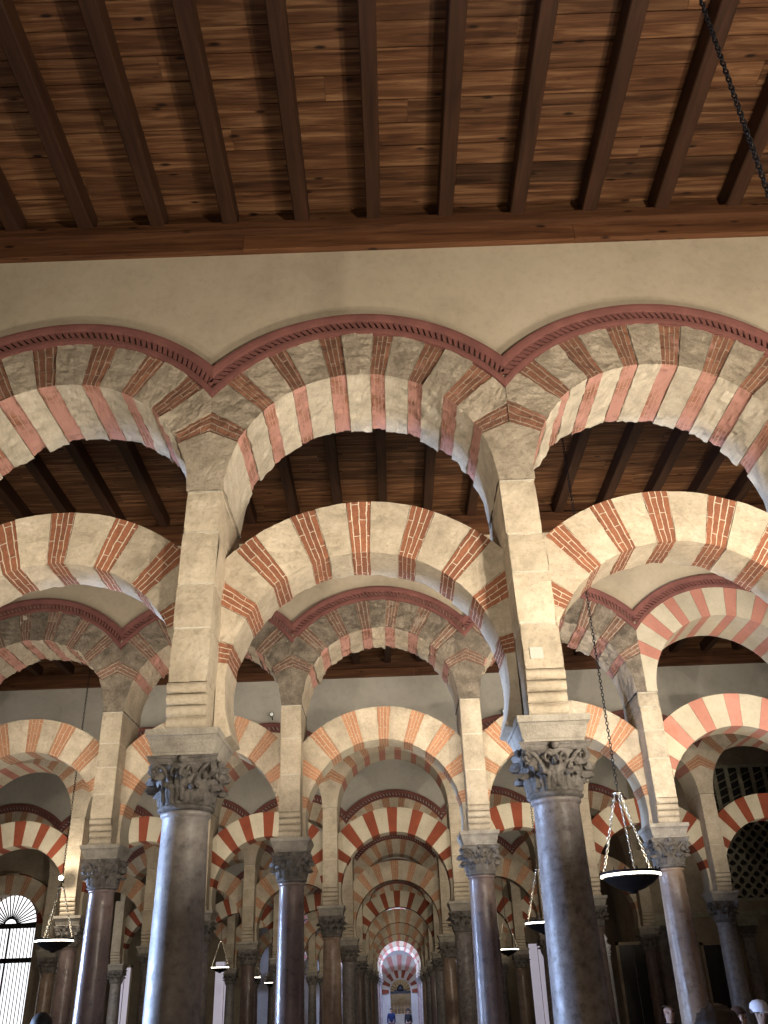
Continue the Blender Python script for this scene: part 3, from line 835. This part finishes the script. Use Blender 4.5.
bright_door(216,234,962,1018,'tall door glowing pale lilac as daylight seen just right of the left front column',M['doorGlow'])
bright_door(119,131,968,1018,'narrow glowing door glimpsed at the left of the left front column',M['doorGlow'],rowY(4)+5)
# gilded altarpiece glimpsed between the columns
q=ray(472,905,rowY(5)+3); t=thing('gilded_altarpiece','small lit gilded altarpiece panel glimpsed beside a brown column','altarpiece',(q.x,rowY(5)+3,q.z-1.1))
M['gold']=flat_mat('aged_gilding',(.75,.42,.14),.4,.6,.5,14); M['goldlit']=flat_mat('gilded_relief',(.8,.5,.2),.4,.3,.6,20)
mb=MB(); mb.box(-.55,.55,0,.1,0,2.4); mb.build('back_panel',M['iron'],t)
for r_ in range(4):
    mb=MB(); mb.box(-.5,.5,-.05,0,.1+r_*.58,.14+r_*.58)
    for c_ in range(3): mb.lathe([(.03,0),(.09,.05),(.06,.2),(.1,.3),(.02,.42)],8,0,(-.33+.33*c_,-.06),True,True,lambda p,r_=r_:p+Vector((0,0,.14+r_*.58)))
    mb.build('gilded_relief',M['goldlit'],t)

# far end of the vista
YE=rowY(9)+5.5
q=ray(400,979,YE); pz=q.z; px_=q.x
arch_wall('wall_far',-13.6,10.6,-1.3,9.6,YE,.6,[(px_,.85,pz-.85,-1.2)],M['plasterGrey'])
mb=MB(); ring(mb,px_,YE-.15,YE,pz-.85,.95,1.55,15,2,-8); o=mb.build('portal_arch',[M['redPaint'],M['creamSmooth']]); tag(o,'brown red striped arch around the dark portal closing the long vista','arch')
mb=MB(); mb.box(px_-2,px_+2,YE+3.0,YE+3.2,-1.3,6); o=mb.build('wall_chapel',M['wallDark']); tag(o,kind='structure')
mb=MB(); ring(mb,px_,YE-.4,YE,pz-.95,1.62,2.75,21,2,-10); o=mb.build('relief_arch',[M['pinkPaint'],M['creamSmooth']]); tag(o,'pink and white striped arch band lit bluish around the far portal','arch')
t=thing('portal_screen','dark iron tympanum screen with arched silhouette in the far portal','screen',(px_,YE+.2,pz-.95))
mb=MB(); mb.box(-.84,.84,-.05,.05,-.12,.06); mb.box(-.5,.5,-.04,.04,.06,.16); mb.build('transom',M['black'],t)
mb=MB()
for k in range(9):
    a=pi*(k+.5)/9; mb.tube([(.2*cos(a),0,.1+.2*sin(a)),(.8*cos(a),0,.1+.72*sin(a))],.02,4)
mb.lathe([(.28,0),(.3,.15),(.24,.32),(.1,.45),(.01,.5)],14,0,(0,0),True,True,lambda p:Vector((p.x,p.y*.3,p.z+.08)))
mb.build('crest',M['black'],t)
t=thing('altar','pale altar with gilded ornaments at the end of the vista','altar',(px_,YE+2.2,-1.2))
mb=MB(); mb.box(-.7,.7,-.3,.3,0,1.0); mb.box(-.78,.78,-.36,.36,1.0,1.08); mb.build('altar_table',M['creamSmooth'],t)
for k in range(5):
    mb=MB(); mb.lathe([(.06,1.08),(.03,1.15),(.02,1.45),(.05,1.5),(.015,1.55),(.012,1.8)],8,0,(-.6+.3*k,0)); mb.build('candlestick',M['gold'],t)

# ------------------------------------------------------------------ hanging lamps
LK={}
def chain(name,parent,p0,p1,link=.07,wire=.006,mat=None,seg=8):
    p0,p1=Vector(p0),Vector(p1); d=p1-p0; n=max(1,int(d.length/(link*.72))); mb=MB(); zax=d.normalized()
    xax=zax.cross(Vector((0,1,.2))).normalized(); yax=zax.cross(xax)
    for i in range(n):
        c=p0+d*((i+.5)/n); s=xax if i%2 else yax
        pts=[c+zax*(link*.5*cos(2*pi*k/seg))+s*(link*.27*sin(2*pi*k/seg)) for k in range(seg)]
        mb.tube(pts,wire,4,0,True)
    return mb.build(name,mat or M['black'],parent,merge=False)
def hanging_lamp(label,p,ztop,rad=.38,hi=True,link=.07,wire=.006):
    t=thing('hanging_lamp',label,'lamp',p,'hanging bowl lamps')
    H=1.02*rad/.38; s=rad/.38
    mb=MB(); mb.lathe([(.01,-.20*s),(.05*s,-.195*s),(.06*s,-.17*s),(.16*s,-.14*s),(.27*s,-.08*s),(.34*s,-.02*s),(.365*s,.0),(.355*s,.0),(.33*s,-.02*s),(.2*s,-.10*s),(.01,-.13*s)],32,0,(0,0),True,False); mb.build('bowl',M['black'],t)
    mb=MB(); mb.lathe([(.366*s,.0),(.378*s,.004),(.378*s,.028*s),(.366*s,.03*s),(.35*s,.03*s),(.35*s,.0)],36,0,(0,0),True,False); mb.build('light_ring',M['bulb'],t)
    mb=MB(); mb.lathe([(.368*s,.032*s),(.385*s,.034*s),(.385*s,.06*s),(.36*s,.06*s),(.355*s,.032*s)],36,0,(0,0),True,False)
    for k in range(16):
        a=2*pi*k/16; mb.lathe([(.008,.06*s),(.012,.075*s),(.004,.095*s)],6,0,(.372*s*cos(a),.372*s*sin(a)))
    mb.build('upper_rim',M['black'],t)
    mb=MB(); mb.lathe([(.012,H),(.075*s,H+.005),(.07*s,H+.03),(.02,H+.04),(.01,H+.09)],16); mb.build('top_disc',M['silver'],t)
    for k in range(3 if hi else 2):
        a=2*pi*k/3+.45 if hi else pi*k
        q=(.36*s*cos(a),.36*s*sin(a),.06*s)
        chain('suspension_chain',t,(.05*s*cos(a),.05*s*sin(a),H),q,.055*s,.0055*s*(1.3 if hi else 1.6),M['silverlit'],8 if hi else 6)
    chain('ceiling_chain',t,(0,0,H+.08),(0,0,ztop-p[2]),link,wire,None,8 if hi else 5)
    mb=MB(); zc=ztop-p[2]; mb.lathe([(.02,zc-.08),(.07,zc-.05),(.08,zc-.01),(.08,zc)],14); mb.build('ceiling_rosette',M['black'],t)
    return t
M['silverlit']=flat_mat('bright_chain_metal',(.95,.88,.72),.2,.9,.1)
LAMPS=[]
def lamp_at(px,py,Y,zt,lab,hi,rad=.38,**k):
    q=ray(px,py,Y); LAMPS.append(q); return hanging_lamp(lab,tuple(q),zt,rad,hi,**k)
lamp_at(631,877,12.15,10.0,'black bowl lamp with glowing rim hanging right of the right front column',True)
lamp_at(54,942,19.8,9.7,'black bowl lamp with glowing rim at far left beside the bright doorway',True)
lamp_at(544,924,19.8,9.7,'black bowl lamp with glowing rim half hidden behind the right front column',True)
lamp_at(508,950,34.8,9.1,'small bowl lamp hanging between the right front column and brown column',False)
lamp_at(220,968,42.5,9.0,'small bowl lamp hanging just right of the left front column',False)
lamp_at(476,972,49.5,8.9,'tiny far bowl lamp left of the second arcade brown column',False)
lamp_at(253,978,50.5,8.9,'tiny far bowl lamp left of the brown column, left one of two',False)
lamp_at(271,983,57.5,8.8,'tiny far bowl lamp left of the brown column, right one of two',False)
q=ray(701,0,3.9); hanging_lamp('bowl lamp whose thick black chain crosses the top right ceiling',(q.x,3.9,2.9),10.0,.38,True,.06,.0065)

# small spotlights
def spotfix(px,py,Y,lab,off=.0,big=1.0,lens='bulb3'):
    q=ray(px,py,Y); t=thing('spotlight',lab,'spotlight',(q.x,Y,q.z)); b=big
    mb=MB(); mb.lathe([(.03*b,-.08*b),(.05*b,-.06*b),(.06*b,.06*b),(.062*b,.08*b)],14,0,(0,0),True,True,lambda p:Vector((p.x,-p.z,p.y))); mb.build('housing',M['silver'],t)
    mb=MB(); mb.box(-.012,.012,.0,.14*b,-.06*b,-.04*b); mb.box(-.012,.012,.12*b,.145*b,-.10*b,.04*b); mb.build('bracket',M['black'],t)
    mb=MB(); mb.lathe([(.001,.082*b),(.045*b,.082*b),(.045*b,.09*b),(.001,.092*b)],14,0,(0,0),True,False,lambda p:Vector((p.x,-p.z,p.y))); mb.build('lens',M[lens],t)
    return q
M['bulb3']=flat_mat('dim_spot_lens',(.8,.78,.7),.3,0,0,8,.4)
M['bulb2']=flat_mat('lit_spot_lens',(1,.93,.8),.5,0,0,8,30)
spotfix(272,715,rowY(2)-.16,'small white spotlight on the grey wall above the left brown column')
spotfix(504,712,rowY(2)-.16,'small white spotlight on the wall beside the right front pier')
starlamp=spotfix(62,878,rowY(2)-.5,'glaring spotlight above the bowl lamp at the far left',0,1.0,'bulb2')

# ------------------------------------------------------------------ people (mostly below the frame)
def skin(name,pts,edges,rads,mat,parent,sub=2,root=0):
    me=bpy.data.meshes.new(name); me.from_pydata([Vector(p) for p in pts],edges,[]); me.materials.append(mat)
    o=bpy.data.objects.new(name,me); COL.objects.link(o); o.parent=parent
    md=o.modifiers.new('skin','SKIN'); md.use_smooth_shade=True
    for i,r in enumerate(rads):
        sv=me.skin_vertices[0].data[i]; sv.radius=(r,r) if not isinstance(r,tuple) else r; sv.use_root=(i==root)
    ss=o.modifiers.new('sub','SUBSURF'); ss.levels=sub; ss.render_levels=sub
    return o
def skmat(c): 
    return flat_mat('skin_tone_%d'%int(c[0]*100),c,.55,0,.08)
def person(label,loc,h,rz,skinc,shirt,trouser,hairc,hair='short',cap=None):
    t=thing('person',label,'person',loc,None,rz); k=h/1.75
    P=[];Ed=[];Ra=[]
    def a(p,r,link=None):
        P.append((p[0]*k,p[1]*k,p[2]*k)); Ra.append(r*k if not isinstance(r,tuple) else (r[0]*k,r[1]*k))
        if link is not None: Ed.append((link,len(P)-1))
        return len(P)-1
    pel=a((0,0,.95),.13); wa=a((0,0,1.10),.115,pel); ch=a((0,0,1.30),.14,wa); nb=a((0,0,1.44),.075,ch); nk=a((0,-.005,1.50),.055,nb)
    jw=a((0,-.02,1.575),.068,nk); cr=a((0,0,1.66),.088,jw); tp=a((0,.0,1.70),.07,cr); ns=a((0,-.10,1.60),.012,jw)
    for s in (-1,1):
        a((s*.078,.005,1.615),.014,jw)
        sh=a((s*.17,0,1.42),.055,ch); el=a((s*.22,.02,1.13),.042,sh); wr=a((s*.23,-.05,.88),.028,el); pm=a((s*.23,-.07,.80),(.034,.020),wr)
        for q,(dx,L) in enumerate(((-.03,.072),(-.010,.08),(.010,.075),(.03,.06))):
            f0=a((s*.23,-.07+dx*.9,.755),.0095,pm); f1=a((s*.225,-.075+dx,.755-L*.55),.0085,f0); a((s*.215,-.08+dx,.755-L),.007,f1)
        t0=a((s*.222,-.115,.79),.011,pm); a((s*.215,-.13,.75),.009,t0)
        hp=a((s*.09,0,.88),.095,pel); kn=a((s*.10,-.01,.49),.058,hp); an=a((s*.10,.02,.09),.038,kn); a((s*.11,-.12,.035),.035,an)
    skin('body',P,Ed,Ra,skmat(skinc),t)
    def cl(nm,pts,ed,ra,c): skin(nm,[tuple(x*k for x in p) for p in pts],ed,[r*k for r in ra],flat_mat(nm+'_cloth_%d'%R.randint(100,999),c,.85,0,.15),t)
    cl('shirt',[(0,0,.92),(0,0,1.12),(0,0,1.31),(0,0,1.43),(-.175,0,1.42),(-.222,.02,1.13),(-.23,-.04,.92),(.175,0,1.42),(.222,.02,1.13),(.23,-.04,.92)],[(0,1),(1,2),(2,3),(2,4),(4,5),(5,6),(2,7),(7,8),(8,9)],[.150,.140,.165,.085,.075,.058,.046,.075,.058,.046],shirt)
    cl('trousers',[(0,0,.93),(-.095,0,.84),(-.10,-.01,.49),(-.10,.02,.10),(.095,0,.84),(.10,-.01,.49),(.10,.02,.10)],[(0,1),(1,2),(2,3),(0,4),(4,5),(5,6)],[.145,.115,.085,.065,.115,.085,.065],trouser)
    for s in (-1,1):
        mb=MB(); mb.lathe([(.001,-.011),(.008,-.008),(.011,0),(.008,.008),(.001,.011)],8,0,(0,0),True,False); e=mb.build('eye',M['eye'],t,(s*.032*k,-.078*k,1.635*k))
        mb=MB(); mb.lathe([(.02,-.05),(.045,-.045),(.05,0),(.04,.05),(.02,.07)],10,0,(0,0),True,True,lambda p:Vector((p.x,p.y*2.4-.05,p.z))); mb.build('shoe',M['black'],t,(s*.105*k,0,.05*k))
    mb=MB()
    vol={'short':(.098,.105,.10),'curly':(.15,.145,.16),'bald':(.092,.095,.05),'long':(.115,.12,.16)}[hair]
    def hp(u,v):
        th=v*pi*(.56 if hair!='bald' else .30); ph=u*2*pi
        n=1+(.10 if hair in('curly',) else .03)*noise.noise(Vector((cos(ph)*sin(th)*5,sin(ph)*sin(th)*5,cos(th)*5)))
        if hair=='curly': n+=.05*noise.noise(Vector((cos(ph)*sin(th)*14,sin(ph)*sin(th)*14,cos(th)*14)))
        z=vol[2]*cos(th)
        if v>.7 and sin(ph)<-.2 : z=max(z,.02)   # clear of the face
        return (vol[0]*sin(th)*cos(ph)*n, vol[1]*sin(th)*sin(ph)*n+.015, z*n)
    mb.grid(hp,40,20,0,None,True); mb.build('hair',flat_mat('hair_colour_%d'%R.randint(100,999),hairc,.7,0,.4,60),t,(0,0,1.66*k))
    if cap:
        mb=MB(); mb.lathe([(.112,-.02),(.114,.03),(.10,.08),(.06,.11),(.001,.12)],20,0,(0,0),True,False)
        mb.grid(lambda u,v:((.10+.07*v)*cos(pi+pi*u),(.10+.09*v)*sin(pi+pi*u),-.015-.02*v),14,3,0,None,True); mb.build('cap',flat_mat('cap_cloth',cap,.8,0,.1),t,(0,0,1.675*k))
M['eye']=flat_mat('dark_eye',(.03,.02,.02),.2)
def stand(px,py,Y,label,rz,*a,**k):
    q=ray(px,py,Y)     # crown of the head
    fz=0 if Y<17 else (-.43*(Y-17)/6.1 if Y<23.1 else (-.43-.34*(Y-23.1)/7.7 if Y<30.8 else -1.2))
    h=max(1.45,min(1.95,q.z-fz)); person(label,(q.x,Y,q.z-h*1.003),h,rz,*a,**k)
stand(716,1018,6.6,'person seen from behind with big dark curly hair at bottom right',pi,(.45,.28,.20),(.05,.045,.05),(.05,.05,.06),(.035,.022,.016),'curly')
stand(667,1003,14.0,'balding man in dark jacket standing left of the curly haired person',radians(60),(.50,.31,.23),(.025,.03,.05),(.04,.04,.05),(.10,.07,.05),'bald')
stand(738,1008,12.5,'person with dark hair and pale top right of the curly haired person',radians(40),(.50,.32,.24),(.50,.42,.32),(.06,.06,.10),(.06,.03,.02),'short')
stand(758,1004,13.0,'person in blue wearing a white cap at the bottom right corner',radians(70),(.42,.27,.2),(.07,.10,.32),(.05,.05,.08),(.05,.03,.02),'short',cap=(.75,.75,.85))
stand(43,1014,9.5,'person seen from behind, only dark hair showing at bottom left',pi,(.4,.26,.19),(.04,.04,.05),(.04,.04,.05),(.02,.015,.012),'short')
stand(391,1008,66,'distant person in blue standing in the long vista, left one',radians(10),(.5,.33,.25),(.02,.04,.16),(.02,.03,.10),(.05,.03,.02),'short')
stand(408,1009,67,'distant person in black standing in the long vista, right one',radians(-10),(.5,.33,.25),(.015,.015,.02),(.015,.015,.02),(.03,.02,.015),'long')

# pale repair patch on the right front pier
q=ray(536.5,653,Y0); mb=MB(); mb.box(-.06,.06,-.006,.01,-.055,.055)
pr=[o for o in bpy.data.objects if o.name.startswith('stone_pier') and 'right of the two' in o.get('label','')][0]
o=mb.build('repair_patch',M['plasterGrey'],pr,(q.x-pr.location.x,0,q.z)); o['label']='pale square repair patch'

# ------------------------------------------------------------------ lights
LIGHTS=[]
def light(kind,loc,power,col,size=.1,rot=None,spot=None,blend=.6,sy=None):
    l=bpy.data.lights.new('light',kind); l.energy=power; l.color=col
    if kind=='AREA':
        l.size=size
        if sy: l.shape='RECTANGLE'; l.size_y=sy
    else: l.shadow_soft_size=size
    if kind=='SPOT': l.spot_size=spot; l.spot_blend=blend
    o=bpy.data.objects.new('light',l); COL.objects.link(o); o.location=loc
    if rot is not None:
        d=(Vector(rot)-Vector(loc)); o.rotation_euler=d.to_track_quat('-Z','Y').to_euler()
    return o
WARM=(1,.80,.55); WARM2=(1,.885,.72); COOL=(.45,.62,1)
light('SPOT',(6.6,.9,3.55),2050,WARM2,.12,(2.6,6.6,11.0),radians(112),.2)
light('SPOT',(5.6,4.7,3.2),560,WARM2,.08,(2.6,8.6,8.6),radians(104),.3)
light('SPOT',(-4.0,2.2,3.5),220,WARM2,.08,(-.5,7.5,8.5),radians(84),.4)
for n in range(1,9):      # fixtures on the rear of each arcade throw light up on the next one
    zz=ZO[n-1]
    for j in ([-1,0,1,2,3] if n==1 else [-2,-1,0,1,2,3]):
        if n>=4 and j%2: continue
        if n>=6 and not 0<=j<=2: continue
        x=XO[n-1]+j*S; y=rowY(n-1)+T+.22
        pw=(300 if n>=4 and j in(0,2) else 160) if n>=3 else ({2:1500,3:900,-1:480,0:260,1:260}.get(j,160) if n==1 else {2:300,-1:190,3:200}.get(j,80))
        light('SPOT',(x,y,4.2+zz),pw,WARM2,.05,(x-1.6,y+6.3,6.7+zz),radians(74),.5)
for xx,pw in ((-1.75,30),(1.45,36),(4.65,42),(7.8,44)):  # added unseen area lights that brighten the nearest arcade from below
    a=light('AREA',(xx,Y0-2.5,2.7),pw,WARM2,.14,(xx-.35,Y0+.2,2.7+2.6)); a.data.spread=radians(84)
light('AREA',(1.8,-2.5,2.6),70,WARM,2.0,(1.8,6,2.0))  # added warm fill from behind the camera for the front columns
for n,js,pw in ((1,(-2,-1,0,1,2),25),(2,(-3,-2,-1,0,1,2,3),13)):   # added unseen lights that brighten the undersides of the second and third arcades
    for j in js:
        yy=rowY(n)-2.9; xx=XO[n]+(j+.80)*S; zz=3.3+ZO[n]
        a=light('AREA',(xx,yy,zz),pw*(1.05 if j>=0 else .8),WARM2,.14,(xx-.5,yy+3.1,zz+2.5)); a.data.spread=radians(72)
light('POINT',(starlamp.x,rowY(2)-.75,starlamp.z),90,WARM2,.04)
a=light('AREA',(-9,9.6,1.4),760,COOL,2.2,(0,8.3,1.8)); a.data.spread=radians(80)
a=light('AREA',(-12,17.3,2.0),380,COOL,2.2,(0,16,1.7)); a.data.spread=radians(50)
light('AREA',(1.7,rowY(7)+T+.5,7.6),900,(.52,.62,1),1.5,(1.7,rowY(8)+.6,2.5),sy=.5)
light('AREA',(1.7,rowY(8)+T+.5,7.6),1500,(.45,.56,1),1.5,(1.7,rowY(9)+.6,2.5),sy=.5)
light('AREA',(-1.2,rowY(7)+4.4,.6),130,(.55,.64,1),1.2,(1.9,rowY(8)+.6,4.6))
light('AREA',(4.6,rowY(8)+4.4,.6),110,(.55,.64,1),1.2,(1.9,rowY(9)+.6,4.6))
light('POINT',(px_,YE+1.6,2.0),28,WARM2,.1)
for q in LAMPS[:3]: light('POINT',(q.x,q.y,q.z+.1),8,WARM2,.2)
w=bpy.data.worlds.new('world'); SC.world=w; w.use_nodes=True
w.node_tree.nodes['Background'].inputs[0].default_value=(1,.78,.55,1); w.node_tree.nodes['Background'].inputs[1].default_value=.035
SC.view_settings.view_transform='Standard'; SC.view_settings.look='None'; SC.view_settings.gamma=1; SC.view_settings.exposure=0
SC.view_settings.use_curve_mapping=False
